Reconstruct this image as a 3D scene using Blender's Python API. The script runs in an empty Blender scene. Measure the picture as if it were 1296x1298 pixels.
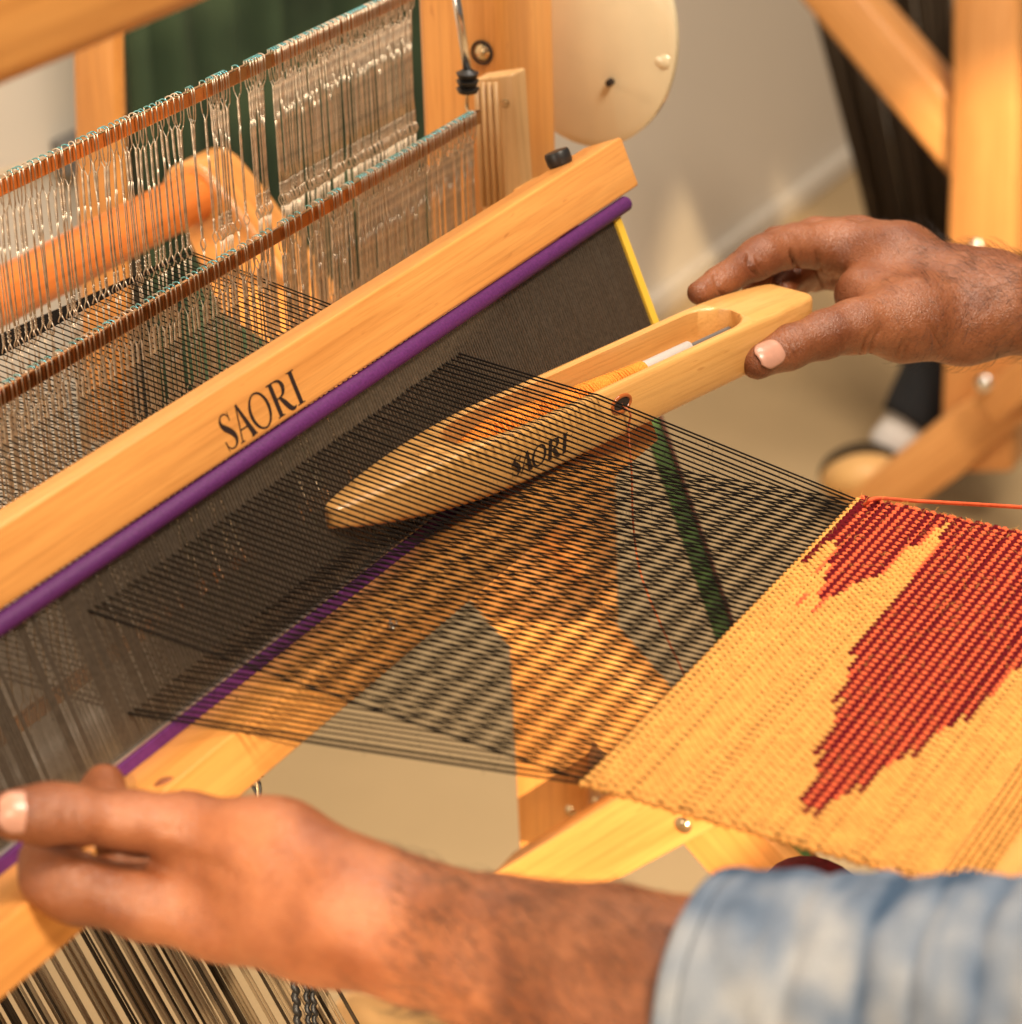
import bpy, bmesh, math, random
import numpy as np
from mathutils import Vector, Matrix, noise

random.seed(11)
rng = np.random.default_rng(11)
scene = bpy.context.scene
COL = scene.collection

# ---------------------------------------------------------------- camera
FPX = 3482.78                      # focal length in pixels of the 1296 px wide photograph
YAW, PITCH, ROLL = 0.4955, 0.4277, -0.0311
CAM = np.array([-0.5869, -0.4476, 0.4057])
_f = np.array([math.cos(YAW) * math.cos(PITCH), math.sin(YAW) * math.cos(PITCH), -math.sin(PITCH)])
_r = np.cross(_f, [0, 0, 1]); _r /= np.linalg.norm(_r)
_u = np.cross(_r, _f)
RGT = math.cos(ROLL) * _r + math.sin(ROLL) * _u
UPV = -math.sin(ROLL) * _r + math.cos(ROLL) * _u
FWD = _f
cam_d = bpy.data.cameras.new('camera')
cam = bpy.data.objects.new('camera', cam_d)
COL.objects.link(cam)
M = Matrix.Identity(4)
for i in range(3):
    M[i][0], M[i][1], M[i][2], M[i][3] = RGT[i], UPV[i], -FWD[i], CAM[i]
cam.matrix_world = M
cam_d.sensor_fit = 'HORIZONTAL'
cam_d.sensor_width = 36.0
cam_d.lens = FPX / 1296.0 * 36.0
cam_d.clip_start = 0.02
cam_d.clip_end = 60
cam_d.dof.use_dof = True
cam_d.dof.focus_distance = 1.0
cam_d.dof.aperture_fstop = 13.0
scene.camera = cam

# ---------------------------------------------------------------- world, lamps, exposure
world = bpy.data.worlds.new('World')
scene.world = world
world.use_nodes = True
bg = world.node_tree.nodes['Background']
bg.inputs[0].default_value = (1.0, 0.88, 0.74, 1)
bg.inputs[1].default_value = 0.15
vs = scene.view_settings
vs.view_transform = 'Standard'
vs.look = 'None'
vs.exposure = 0.0
vs.gamma = 1.0


def aim(o, loc, target):
    o.location = loc
    o.rotation_euler = (Vector(target) - Vector(loc)).to_track_quat('-Z', 'Y').to_euler()


def area(name, loc, target, sx, sy, power, col):
    d = bpy.data.lights.new(name, 'AREA')
    d.shape = 'RECTANGLE'
    d.size, d.size_y, d.energy, d.color = sx, sy, power, col
    o = bpy.data.objects.new(name, d)
    COL.objects.link(o)
    aim(o, loc, target)
    return o


def spot(name, loc, target, ang, power, col, blend=.25, rad=.02):
    d = bpy.data.lights.new(name, 'SPOT')
    d.energy, d.color, d.spot_size, d.spot_blend, d.shadow_soft_size = power, col, math.radians(ang), blend, rad
    o = bpy.data.objects.new(name, d)
    COL.objects.link(o)
    aim(o, loc, target)
    return o


SUN = Vector((-.75, -.60, .14)).normalized()      # low evening sun through the glass door
SUNC = (1.0, .77, .50)


def sun_beam(name, target, ang, power, blend=.12):
    spot(name, Vector(target) + SUN * 3.2, target, ang, power, SUNC, blend, .010)


area('window_light', (-0.25, -1.05, 1.75), (0.22, 0.0, 0.0), .56, .46, 54, (1.0, .865, .68))
area('wall_fill_light', (0.9, -0.1, 1.9), (1.2, 0.6, 0), .9, .9, 40, (1.0, .89, .76))  # added fill to brighten the back wall, not an actual window
# two tall panes of the glass door behind the camera
area('window_pane_light', (-2.0, .30, .56), (0.45, 0.05, 0.05), .30, .95, 9, (1.0, .88, .70))
area('window_pane_light', (-2.0, .68, .56), (0.45, 0.05, 0.05), .30, .95, 9, (1.0, .88, .70))
sun_beam('low_sun', (.43, .075, -.245), 3.2, 1200, .25)
spot('low_sun_hand', (-2.0, -.95, 1.55), (-.065, -.085, .02), 3.6, 560, SUNC, 1.0, .03)
spot('low_sun_sleeve', (-2.2, -1.6, 0.0), (-0.055, -.162, -.055), 4.6, 900, (1.0, .76, .48), .5, .04)
spot('low_sun_far', (.60, -.60, .30), (1.750, 0.303, -0.373), 7.0, 170, (1.0, .74, .42), .2, .03)


# ---------------------------------------------------------------- geometry helpers
def ray(px, py):
    return FWD + RGT * (px - 648) / FPX - UPV * (py - 649) / FPX


def at(px, py, d):                 # point at distance d along the optical axis
    return CAM + ray(px, py) * d


def on(px, py, n, c):              # point on the plane n.P = c
    dd = ray(px, py)
    n = np.array(n, float)
    return CAM + dd * ((c - n @ CAM) / (n @ dd))


def onX(px, py, c): return on(px, py, (1, 0, 0), c)
def onY(px, py, c): return on(px, py, (0, 1, 0), c)
def onZ(px, py, c): return on(px, py, (0, 0, 1), c)


BETA = 0.37806                     # lean of the beater
S_ = np.array([0, math.sin(BETA), math.cos(BETA)])
N_ = np.array([0, -math.cos(BETA), math.sin(BETA)])
def R(x, s, n=0.0): return np.array([x, 0, 0]) + s * S_ + n * N_


def link(name, me, mats, parent=None):
    o = bpy.data.objects.new(name, me)
    COL.objects.link(o)
    if mats is not None:
        for m in (mats if isinstance(mats, (list, tuple)) else [mats]):
            if m.name not in [x.name for x in me.materials if x]:
                me.materials.append(m)
    if parent is not None:
        o.parent = parent
        o.matrix_parent_inverse = parent.matrix_world.inverted()
    return o


def thing(name, label, cat, loc=(0, 0, 0), group=None):
    o = bpy.data.objects.new(name, None)
    COL.objects.link(o)
    o.location = Vector(loc)
    o.empty_display_size = .02
    o.matrix_world = Matrix.Translation(Vector(loc))
    tag(o, label, cat, group)
    return o


def tag(o, label=None, cat=None, group=None, kind=None):
    if label: o['label'] = label
    if cat: o['category'] = cat
    if group: o['group'] = group
    if kind: o['kind'] = kind
    return o


def grain(me, g):                  # wood grain coordinates: x along the grain
    g = Vector(g).normalized()
    a = g.orthogonal().normalized()
    b = g.cross(a)
    off = Vector((random.uniform(0, 9), random.uniform(0, 9), random.uniform(0, 9)))
    at_ = me.attributes.new('grain', 'FLOAT_VECTOR', 'POINT')
    dat = []
    for v in me.vertices:
        dat += [v.co.dot(g) + off.x, v.co.dot(a) + off.y, v.co.dot(b) + off.z]
    at_.data.foreach_set('vector', dat)


def from_bm(name, bm, mats, parent=None, g=None, smooth=False):
    bmesh.ops.recalc_face_normals(bm, faces=bm.faces)
    me = bpy.data.meshes.new(name)
    bm.to_mesh(me)
    bm.free()
    if g is not None: grain(me, g)
    if smooth: me.polygons.foreach_set('use_smooth', [True] * len(me.polygons))
    return link(name, me, mats, parent)


def pydata(name, v, f, mats, parent=None, smooth=True, midx=None, g=None):
    me = bpy.data.meshes.new(name)
    me.from_pydata([tuple(map(float, x)) for x in v], [], [tuple(map(int, x)) for x in f])
    if smooth: me.polygons.foreach_set('use_smooth', [True] * len(me.polygons))
    if midx is not None: me.polygons.foreach_set('material_index', [int(x) for x in midx])
    if g is not None: grain(me, g)
    me.update()
    return link(name, me, mats, parent)


def prism_bm(poly, ext, bev=0.0, seg=3):
    """flat polygon pushed along ext, edges rounded"""
    bm = bmesh.new()
    a = [bm.verts.new(Vector(p)) for p in poly]
    b = [bm.verts.new(Vector(p) + Vector(ext)) for p in poly]
    n = len(a)
    bm.faces.new(a)
    bm.faces.new(b[::-1])
    for i in range(n):
        bm.faces.new((a[i], b[i], b[(i + 1) % n], a[(i + 1) % n]))
    bmesh.ops.recalc_face_normals(bm, faces=bm.faces)
    if bev > 0:
        bmesh.ops.bevel(bm, geom=list(bm.edges), offset=bev, segments=seg, profile=.5, affect='EDGES', clamp_overlap=True)
    return bm


def prism(name, poly, ext, mat, parent, g, bev=.0015):
    o = from_bm(name, prism_bm(poly, ext, bev), mat, parent, g)
    shade_auto(o)
    return o


def shade_auto(o, ang=40):
    me = o.data
    me.polygons.foreach_set('use_smooth', [True] * len(me.polygons))
    try:
        me.set_sharp_from_angle(angle=math.radians(ang))
    except Exception:
        pass


def tube_data(path, rad, sides=6, cap=True):
    P = np.asarray(path, float)
    n = len(P)
    rad = np.full(n, rad) if np.isscalar(rad) else np.asarray(rad, float)
    T = np.gradient(P, axis=0)
    T /= np.linalg.norm(T, axis=1)[:, None] + 1e-12
    ref = np.array([0, 0, 1.0]) if abs(T[0][2]) < .9 else np.array([1.0, 0, 0])
    V, F = [], []
    A = np.cross(T[0], ref); A /= np.linalg.norm(A)
    for i in range(n):
        A = A - T[i] * (A @ T[i]); A /= np.linalg.norm(A) + 1e-12
        B = np.cross(T[i], A)
        for k in range(sides):
            t = 2 * math.pi * k / sides
            V.append(P[i] + rad[i] * (math.cos(t) * A + math.sin(t) * B))
    for i in range(n - 1):
        for k in range(sides):
            F.append((i * sides + k, i * sides + (k + 1) % sides, (i + 1) * sides + (k + 1) % sides, (i + 1) * sides + k))
    if cap:
        F.append(tuple(range(sides))[::-1])
        F.append(tuple((n - 1) * sides + k for k in range(sides)))
    return V, F


class MB:
    def __init__(s): s.v, s.f, s.m = [], [], []
    def add(s, v, f, m=0):
        o = len(s.v)
        s.v += list(v)
        s.f += [tuple(i + o for i in q) for q in f]
        s.m += [m] * len(f)
        return s
    def tube(s, path, rad, sides=6, m=0, cap=True):
        return s.add(*tube_data(path, rad, sides, cap), m)
    def build(s, name, mats, parent=None, smooth=True, g=None):
        return pydata(name, s.v, s.f, mats, parent, smooth, s.m, g)


def lathe_data(c, axis, prof, seg=32):
    """prof: list of (distance along the axis, radius)"""
    ax = Vector(axis).normalized()
    a = ax.orthogonal().normalized(); b = ax.cross(a)
    V, F = [], []
    for h, r in prof:
        for k in range(seg):
            t = 2 * math.pi * k / seg
            V.append(np.array(Vector(c) + ax * h + (a * math.cos(t) + b * math.sin(t)) * max(r, 1e-5)))
    for i in range(len(prof) - 1):
        for k in range(seg):
            F.append((i * seg + k, i * seg + (k + 1) % seg, (i + 1) * seg + (k + 1) % seg, (i + 1) * seg + k))
    F.append(tuple(range(seg))[::-1])
    F.append(tuple((len(prof) - 1) * seg + k for k in range(seg)))
    return V, F


def lathe(name, c, axis, prof, mat, parent=None, seg=32, g=None):
    o = pydata(name, *lathe_data(c, axis, prof, seg), mat, parent, True, None, g)
    shade_auto(o, 35)
    return o


def spline(pts, n):
    P = np.asarray(pts, float)
    P = np.vstack([2 * P[0] - P[1], P, 2 * P[-1] - P[-2]])
    out = []
    m = len(P) - 3
    for t in np.linspace(0, m - 1e-6, n):
        i = int(t); t -= i
        a, b, c, d = P[i:i + 4]
        out.append(.5 * ((2 * b) + (c - a) * t + (2 * a - 5 * b + 4 * c - d) * t * t + (3 * b - a - 3 * c + d) * t ** 3))
    return np.array(out)


# ---------------------------------------------------------------- materials
def mat_new(name):
    m = bpy.data.materials.new(name)
    m.use_nodes = True
    nt = m.node_tree
    return m, nt, nt.nodes['Principled BSDF']


def nd(nt, typ, **kw):
    n = nt.nodes.new(typ)
    for k, v in kw.items():
        if k in n.inputs: n.inputs[k].default_value = v
        else: setattr(n, k, v)
    return n


def ramp(nt, fac, stops):
    r = nt.nodes.new('ShaderNodeValToRGB')
    e = r.color_ramp.elements
    while len(e) < len(stops): e.new(.5)
    for k, (p, c) in enumerate(stops):
        e[k].position = p
        e[k].color = (*c, 1)
    nt.links.new(fac, r.inputs[0])
    return r.outputs[0]


def mixc(nt, a, b, fac, mode='MIX'):
    n = nt.nodes.new('ShaderNodeMix')
    n.data_type = 'RGBA'
    n.blend_type = mode
    for sock, v in ((n.inputs[0], fac), (n.inputs[6], a), (n.inputs[7], b)):
        if hasattr(v, 'is_output'): nt.links.new(v, sock)
        elif isinstance(v, tuple): sock.default_value = (*v, 1)
        else: sock.default_value = v
    return n.outputs[2]


def wood(name, light, dark, rough=.38, coat=.12, rings=.26):
    m, nt, b = mat_new(name)
    L = nt.links
    a = nd(nt, 'ShaderNodeAttribute'); a.attribute_name = 'grain'
    def mapped(sx, sy, sz):
        mp = nd(nt, 'ShaderNodeMapping')
        mp.inputs['Scale'].default_value = (sx, sy, sz)
        L.new(a.outputs['Vector'], mp.inputs['Vector'])
        return mp.outputs[0]
    n1 = nd(nt, 'ShaderNodeTexNoise', Scale=1.0, Detail=5.0, Roughness=.55, Distortion=.6)
    L.new(mapped(5, 75, 75), n1.inputs['Vector'])
    n2 = nd(nt, 'ShaderNodeTexNoise', Scale=1.0, Detail=4.0, Roughness=.7)
    L.new(mapped(22, 900, 900), n2.inputs['Vector'])
    n3 = nd(nt, 'ShaderNodeTexNoise', Scale=1.0, Detail=2.0)
    L.new(mapped(2.5, 22, 22), n3.inputs['Vector'])
    w = nd(nt, 'ShaderNodeTexWave', Scale=1.0, Distortion=5.0, Detail=2.0)
    w.inputs['Detail Scale'].default_value = .8
    w.bands_direction = 'Y'
    L.new(mapped(3, 55, 30), w.inputs['Vector'])
    mid = tuple((x + y) / 2 for x, y in zip(light, dark))
    c = ramp(nt, n1.outputs[0], [(.3, dark), (.48, mid), (.66, light)])
    c2 = ramp(nt, w.outputs[1], [(0, tuple(x * .80 for x in mid)), (.35, light), (1, light)])
    c = mixc(nt, c, c2, rings)
    c = mixc(nt, c, ramp(nt, n3.outputs[0], [(.3, (.80, .74, .68)), (.65, (1.04, 1.03, 1.0))]), 1.0, 'MULTIPLY')
    c = mixc(nt, c, ramp(nt, n2.outputs[0], [(.36, (.78, .70, .6)), (.52, (1, 1, 1))]), .55, 'MULTIPLY')
    # short dark flecks
    n4 = nd(nt, 'ShaderNodeTexNoise', Scale=1.0, Detail=1.0)
    L.new(mapped(70, 330, 330), n4.inputs['Vector'])
    c = mixc(nt, c, ramp(nt, n4.outputs[0], [(.20, (.62, .44, .30)), (.27, (1, 1, 1))]), .5, 'MULTIPLY')
    L.new(c, b.inputs['Base Color'])
    b.inputs['Roughness'].default_value = rough
    b.inputs['Coat Weight'].default_value = coat
    b.inputs['Coat Roughness'].default_value = .22
    bp = nd(nt, 'ShaderNodeBump', Strength=.12, Distance=.0006)
    L.new(n2.outputs[0], bp.inputs['Height'])
    L.new(bp.outputs[0], b.inputs['Normal'])
    return m


W_BEATER = wood('beech_beater', (.82, .385, .105), (.64, .255, .055))
W_FRAME = wood('pine_frame', (.82, .39, .11), (.62, .245, .055), .30, .3)
W_BLOCK = wood('pale_block', (.84, .55, .27), (.70, .40, .16))
W_SHUT = wood('shuttle_maple', (.80, .45, .155), (.68, .34, .09), .32, .35)
W_WARMLIT = wood('warm_lit_roller', (.86, .27, .055), (.72, .19, .035), .35, .2)  # warm light falling on the roller is put into its wood colour
W_FAR = wood('far_loom', (.82, .40, .14), (.68, .30, .085), .35, .2)


def plain(name, col, rough=.5, metal=0.0, noise_scale=0, amt=.25, bump=0.0, spec=.5, sheen=0.0):
    m, nt, b = mat_new(name)
    b.inputs['Base Color'].default_value = (*col, 1)
    b.inputs['Roughness'].default_value = rough
    b.inputs['Metallic'].default_value = metal
    b.inputs['Specular IOR Level'].default_value = spec
    b.inputs['Sheen Weight'].default_value = sheen
    if noise_scale:
        tc = nd(nt, 'ShaderNodeTexCoord')
        n = nd(nt, 'ShaderNodeTexNoise', Scale=float(noise_scale), Detail=4.0)
        nt.links.new(tc.outputs['Object'], n.inputs['Vector'])
        c = ramp(nt, n.outputs[0], [(.3, tuple(x * (1 - amt) for x in col)), (.7, tuple(min(1, x * (1 + amt)) for x in col))])
        nt.links.new(c, b.inputs['Base Color'])
        if bump:
            bp = nd(nt, 'ShaderNodeBump', Strength=.6, Distance=bump)
            nt.links.new(n.outputs[0], bp.inputs['Height'])
            nt.links.new(bp.outputs[0], b.inputs['Normal'])
    return m


M_STEEL = plain('heddle_steel', (.74, .63, .50), .44, 1.0, 300, .3)
M_TEAL = plain('heddle_loop_steel', (.22, .60, .68), .25, 1.0, 500, .5)
M_BAR = plain('harness_bar_steel', (.80, .42, .20), .22, 1.0, 60, .25)  # orange reflection on the steel is put into its base colour
M_DENT = plain('reed_steel', (.090, .068, .049), .42, .3, 700, .3)
M_REEDEDGE = plain('reed_edge_steel', (.70, .66, .62), .35, 1.0)
M_PURPLE = plain('purple_tape', (.100, .018, .115), .6, 0, 900, .2, .0002, .3, .0)
M_YELLOW = plain('yellow_reed_end', (.80, .50, .05), .45)
M_INK = plain('black_ink', (.020, .008, .006), .55)
M_BLACK = plain('black_rubber', (.014, .013, .013), .42)
M_WARP = plain('black_warp_yarn', (.010, .0075, .006), .9, 0, 2500, .5, .0001, .08, 0)
M_ROD = plain('rod_steel', (.82, .80, .76), .2, 1.0)
M_BOLT = plain('bolt_brass', (.66, .50, .30), .22, 1.0)
M_HOLE = plain('dark_hole', (.025, .013, .008), .8)
M_DISC = plain('cream_lacquer', (.80, .66, .43), .06, 0, 30, .05, 0, .8)
M_YARN_Y = plain('yellow_weft_yarn', (.68, .325, .082), .9, 0, 260, .15, .0002, .12, 0)
M_YARN_O = plain('orange_weft_yarn', (.76, .125, .048), .9, 0, 260, .15, .0002, .12, 0)
M_YARN_R = plain('maroon_weft_yarn', (.115, .006, .010), .9, 0, 1800, .3, .0002, .08, 0)
M_BOBYARN = plain('orange_bobbin_yarn', (.88, .29, .045), .9, 0, 1500, .2, .0003, .15, 0)
M_CERAMIC = plain('brown_ceramic', (.42, .11, .025), .12)
M_GREEN = plain('green_cloth', (.028, .050, .022), .9, 0, 9, .45)
M_GREENSTRAP = plain('green_strap', (.055, .105, .022), .8, 0, 160, .4)
M_MAROON = plain('maroon_roll', (.16, .012, .022), .8, 0, 400, .3)
M_WHITEB = plain('white_paint', (.80, .75, .70), .6)
M_FLOOR = plain('floor_concrete', (.53, .37, .195), .55, 0, 2.2, .12)
M_WALL = plain('wall_paint', (.78, .69, .58), .85, 0, 1.1, .06)
M_GREY = plain('grey_plastic', (.16, .15, .14), .6)
M_DARKYARN = plain('dark_brown_yarn', (.050, .034, .021), .9, spec=.1)
M_TANYARN = plain('tan_brown_yarn', (.30, .21, .12), .9, spec=.1)
M_TROUSER = plain('black_trouser', (.010, .010, .012), .9)
M_SOCK = plain('white_sock', (.72, .66, .62), .9)
M_SHOE = plain('tan_shoe', (.80, .46, .17), .5)
M_NAIL = plain('nail', (.50, .25, .175), .30, 0, 260, .08)
M_HAIR = plain('body_hair', (.012, .007, .005), .6)


def skin(name, base, deep, bumpd):
    m, nt, b = mat_new(name)
    L = nt.links
    tc = nd(nt, 'ShaderNodeTexCoord')
    n = nd(nt, 'ShaderNodeTexNoise', Scale=38.0, Detail=5.0, Roughness=.6)
    L.new(tc.outputs['Object'], n.inputs['Vector'])
    n2 = nd(nt, 'ShaderNodeTexNoise', Scale=900.0, Detail=3.0)
    L.new(tc.outputs['Object'], n2.inputs['Vector'])
    v = nd(nt, 'ShaderNodeTexVoronoi', Scale=1000.0)
    v.feature = 'DISTANCE_TO_EDGE'
    L.new(tc.outputs['Object'], v.inputs['Vector'])
    c = ramp(nt, n.outputs[0], [(.32, deep), (.62, base)])
    c = mixc(nt, c, ramp(nt, n2.outputs[0], [(.3, (.80, .74, .70)), (.6, (1.04, 1.03, 1.02))]), .7, 'MULTIPLY')
    L.new(c, b.inputs['Base Color'])
    b.inputs['Roughness'].default_value = .40
    b.inputs['Subsurface Weight'].default_value = .12
    b.inputs['Subsurface Radius'].default_value = (1.0, .35, .18)
    b.inputs['Subsurface Scale'].default_value = .004
    ad = nd(nt, 'ShaderNodeMath'); ad.operation = 'ADD'
    L.new(v.outputs['Distance'], ad.inputs[0]); L.new(n2.outputs[0], ad.inputs[1])
    bp = nd(nt, 'ShaderNodeBump', Strength=.5, Distance=bumpd)
    L.new(ad.outputs[0], bp.inputs['Height'])
    L.new(bp.outputs[0], b.inputs['Normal'])
    return m


M_SKIN = skin('skin', (.30, .108, .045), (.165, .048, .017), .0007)

# denim sleeve
M_DENIM, nt, b = mat_new('faded_denim')
tc = nd(nt, 'ShaderNodeTexCoord')
mp = nd(nt, 'ShaderNodeMapping')
mp.inputs['Scale'].default_value = (42, 40, 42)
nt.links.new(tc.outputs['Object'], mp.inputs['Vector'])
n = nd(nt, 'ShaderNodeTexNoise', Scale=1.0, Detail=4.0, Roughness=.55, Distortion=.7)
at_f = nd(nt, 'ShaderNodeAttribute'); at_f.attribute_name = 'dye_shade'
ad = nd(nt, 'ShaderNodeMath'); ad.operation = 'ADD'
ml = nd(nt, 'ShaderNodeMath'); ml.operation = 'MULTIPLY'; ml.inputs[1].default_value = .55
nt.links.new(n.outputs[0], ml.inputs[0])
nt.links.new(ml.outputs[0], ad.inputs[0]); nt.links.new(at_f.outputs['Fac'], ad.inputs[1])
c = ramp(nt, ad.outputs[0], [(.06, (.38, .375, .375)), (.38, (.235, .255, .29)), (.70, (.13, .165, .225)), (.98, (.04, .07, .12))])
wv = nd(nt, 'ShaderNodeTexNoise', Scale=1500.0, Detail=2.0)
nt.links.new(tc.outputs['Object'], wv.inputs['Vector'])
c = mixc(nt, c, ramp(nt, wv.outputs[0], [(.35, (.75, .77, .8)), (.6, (1.05, 1.05, 1.05))]), .6, 'MULTIPLY')
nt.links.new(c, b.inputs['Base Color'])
b.inputs['Roughness'].default_value = .85
b.inputs['Specular IOR Level'].default_value = .2

# ---------------------------------------------------------------- setting: floor, wall
FLOOR_Z = -0.75
bm = bmesh.new()
bmesh.ops.create_grid(bm, x_segments=8, y_segments=8, size=7)
o = from_bm('floor', bm, M_FLOOR); o.location = (1.5, 0, FLOOR_Z); tag(o, kind='structure')
bm = prism_bm([(-5.5, .87, FLOOR_Z - .02), (8.5, .87, FLOOR_Z - .02), (8.5, .87, 2.6), (-5.5, .87, 2.6)], (0, .12, 0))
o = from_bm('wall', bm, M_WALL); tag(o, kind='structure')
prism('skirting_board', [(-5.4, .853, FLOOR_Z), (8.4, .853, FLOOR_Z), (8.4, .853, FLOOR_Z + .03), (-5.4, .853, FLOOR_Z + .03)],
      (0, .0165, 0), M_WALL, bpy.data.objects['wall'], (1, 0, 0), .003)

# dark green cloth hanging in front of the wall
pl, pr = onY(140, 0, .80)[0], onY(560, 0, .80)[0]
V, F = [], []
nx, nz = 130, 12
for j in range(nz + 1):
    z = .45 - j * .095
    for i in range(nx + 1):
        x = pl + (pr + .05 - pl) * i / nx
        V.append((x, .80 + .020 * math.sin(x * 95 + .6 * math.sin(x * 21)) + .006 * math.sin(x * 230 + j * .15), z + .004 * math.sin(x * 60)))
for j in range(nz):
    for i in range(nx):
        k = j * (nx + 1) + i
        F.append((k, k + 1, k + nx + 2, k + nx + 1))
cur = thing('curtain', 'dark green cloth hanging in folds behind the heddles', 'curtain', (pl, .8, FLOOR_Z))
o = pydata('curtain_cloth', V, F, M_GREEN, cur)
md = o.modifiers.new('t', 'SOLIDIFY'); md.thickness = .002
mbc = MB(); mbc.tube([(pl - .05, .80, .45), (pr + .1, .80, .45)], .008, 10)
mbc.build('curtain_rod', M_ROD, cur)

# thin pale cable on the wall at the left
a, c_ = onY(-60, 232, .862), onY(88, 193, .862)
cab = thing('wall_cable', 'thin pale cable running along the white wall at the left', 'cable', a)
mb = MB(); mb.tube(spline([a, (a + c_) / 2 + [0, 0, -.004], c_], 10), .004, 8)
mb.build('cable', plain('cable_beige', (.62, .47, .30), .6), cab)
cc = onY(93, 192, .862)
prism('cable_box', [cc + [-.02, -.01, -.014], cc + [.02, -.01, -.014], cc + [.02, -.01, .014], cc + [-.02, -.01, .014]], (0, .017, 0), M_GREY, cab, (1, 0, 0))

# ---------------------------------------------------------------- the loom
loom = thing('floor_loom', 'wooden floor loom with heddle shafts and a purple edged reed, strung with black warp', 'loom', (.45, .1, FLOOR_Z))


def plank(name, pxs, X, thick, mat, g, bev=.002, parent=None):
    return prism(name, [onX(x, y, X) for x, y in pxs], (thick, 0, 0), mat, parent or loom, g, bev)


# far side frame: upright post, lower post, crossing legs
pc = onX(637, 100, .45)
py0 = pc[1]
pw = onX(532, 100, .45)[1] - py0
post = prism('upright_post', [(.45, py0, -.14), (.45, py0 + pw, -.14), (.45, py0 + pw, .30), (.45, py0, .30)], (.052, 0, 0), W_FRAME, loom, (0, 0, 1), .004)
plank('lower_post', [(636, 560), (739, 560), (745, 800), (746, 1075), (660, 1130), (645, 830)], .452, .035, W_FRAME, (0, 0, 1))
plank('crossing_leg', [(520, 678), (598, 632), (650, 690), (830, 895), (1010, 1102), (1130, 1240), (1030, 1260), (870, 1077), (640, 815)], .430, .021, W_FRAME, onX(830, 895, .43) - onX(650, 690, .43))
plank('crossing_leg', [(620, 1112), (780, 1012), (900, 936), (1120, 800), (1170, 880), (1000, 997), (860, 1075), (744, 1138)], .404, .025, W_FRAME, onX(780, 1012, .404) - onX(620, 1112, .404))
# rear part of the frame
plank('rear_post', [(88, 20), (146, 20), (160, 560), (104, 560)], .56, .010, W_FRAME, (0, 0, 1), .004)
pts = [(203, 232), (212, 214), (230, 206), (248, 208), (262, 218), (300, 264), (400, 400), (470, 500), (400, 545), (330, 430), (280, 400), (235, 300)]
plank('beam_bracket', pts, .478, .03, W_FRAME, onX(470, 500, .478) - onX(250, 210, .478), .003)
# rear beam, a roller with warm light put into its orange
ra, rb = onY(-10, 366 - 34, .30), onY(243, 240, .30)
rc = np.array([rb[0] + .02, .30, rb[2]])
lathe('rear_beam', (rc[0] - .62, .30, rc[2] - .004), (1, 0, .0), [(0, .0105), (.001, .0125), (.599, .0125), (.60, .012)], W_WARMLIT, loom, 28, (1, 0, 0))
# overhead bar, nearest the camera
oh0, oh1 = onY(0, 115, -.05), onY(290, 0, -.05)
zb = (oh0[2] + oh1[2]) / 2
prism('overhead_bar', [(-.25, -.05, zb), (-.25, -.05, zb + .040), (-.25, -.014, zb + .040), (-.25, -.014, zb)], (.62, 0, 0), W_FRAME, loom, (1, 0, 0), .006)
# breast beam under the cloth
prism('breast_beam', [(-.12, -.243, -.006), (-.12, -.243, -.036), (-.12, -.275, -.036), (-.12, -.275, -.006)], (.56, 0, 0), W_FRAME, loom, (1, 0, 0), .004)
# bolts
def bolt(px, py, X, r, parent=loom, name='bolt'):
    c = onX(px, py, X)
    return lathe(name, c + [.001, 0, 0], (-1, 0, 0), [(0, r * 1.02), (r * .25, r), (r * .5, r * .78), (r * .66, r * .45), (r * .72, .0002)], M_BOLT, parent, 20)
bolt(612, 66, .4495, .0042, post)
c = onX(612, 66, .4495)
mb = MB(); t = np.linspace(0, 2 * math.pi, 25)
mb.tube([c + [-.0006, .0050 * math.cos(x), .0050 * math.sin(x)] for x in t], .0006, 6, cap=False)
mb.build('bolt_ring', M_HOLE, post)
bolt(866, 1046, .404, .0045)
bolt(723, 1028, .452, .0032)
bolt(757, 1018, .452, .0032)
# screw hole on the lower post

# cream disc on the outer side of the post
dc = onX(735, 46, .515)
prof = [(0, .0425), (.003, .0440), (.007, .0440)] + [(.0075 + .0070 * (1 - (r / .0436) ** 2), r) for r in np.linspace(.0432, .0004, 16)]
disc = lathe('tension_disc', dc + [.016, 0, 0], (-1, 0, 0), prof, M_DISC, loom, 96)
for v in disc.data.vertices: v.co.z = dc[2] + (v.co.z - dc[2]) * 1.24
c = onX(772, 105, .4985)
lathe('screw_hole', onX(772, 105, .5155), (-1, 0, 0), [(-.004, .0017), (.0004, .0017), (.0006, .0012)], M_HOLE, disc, 16)
c = onX(846, 76, .526)
lathe('edge_knob', c, (0, -1, -.15), [(-.004, .005), (.0005, .0052), (.0025, .004), (.0035, .0005)], M_DISC, disc, 20)

# ---- beater
beater = prism('beater_bar', [R(-.16, .0598, .004), R(-.16, .0812, .004), R(-.16, .0812, -.015), R(-.16, .0598, -.015)], (.5555, 0, 0), W_BEATER, loom, (1, 0, 0), .0012)
sill = prism('beater_sill', [R(-.16, -.0042, .031), R(-.16, -.0215, .031), R(-.16, -.0215, -.010), R(-.16, -.0042, -.010)], (.455, 0, 0), W_BEATER, loom, (1, 0, 0), .0010)
for xx in (.352,):
    prism('beater_arm', [R(xx, -.0215, -.011), R(xx, .079, -.0155), R(xx, .079, -.028), R(xx, -.0215, -.028)], (.018, 0, 0), W_FRAME, loom, (0, 0, 1), .001)
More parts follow.
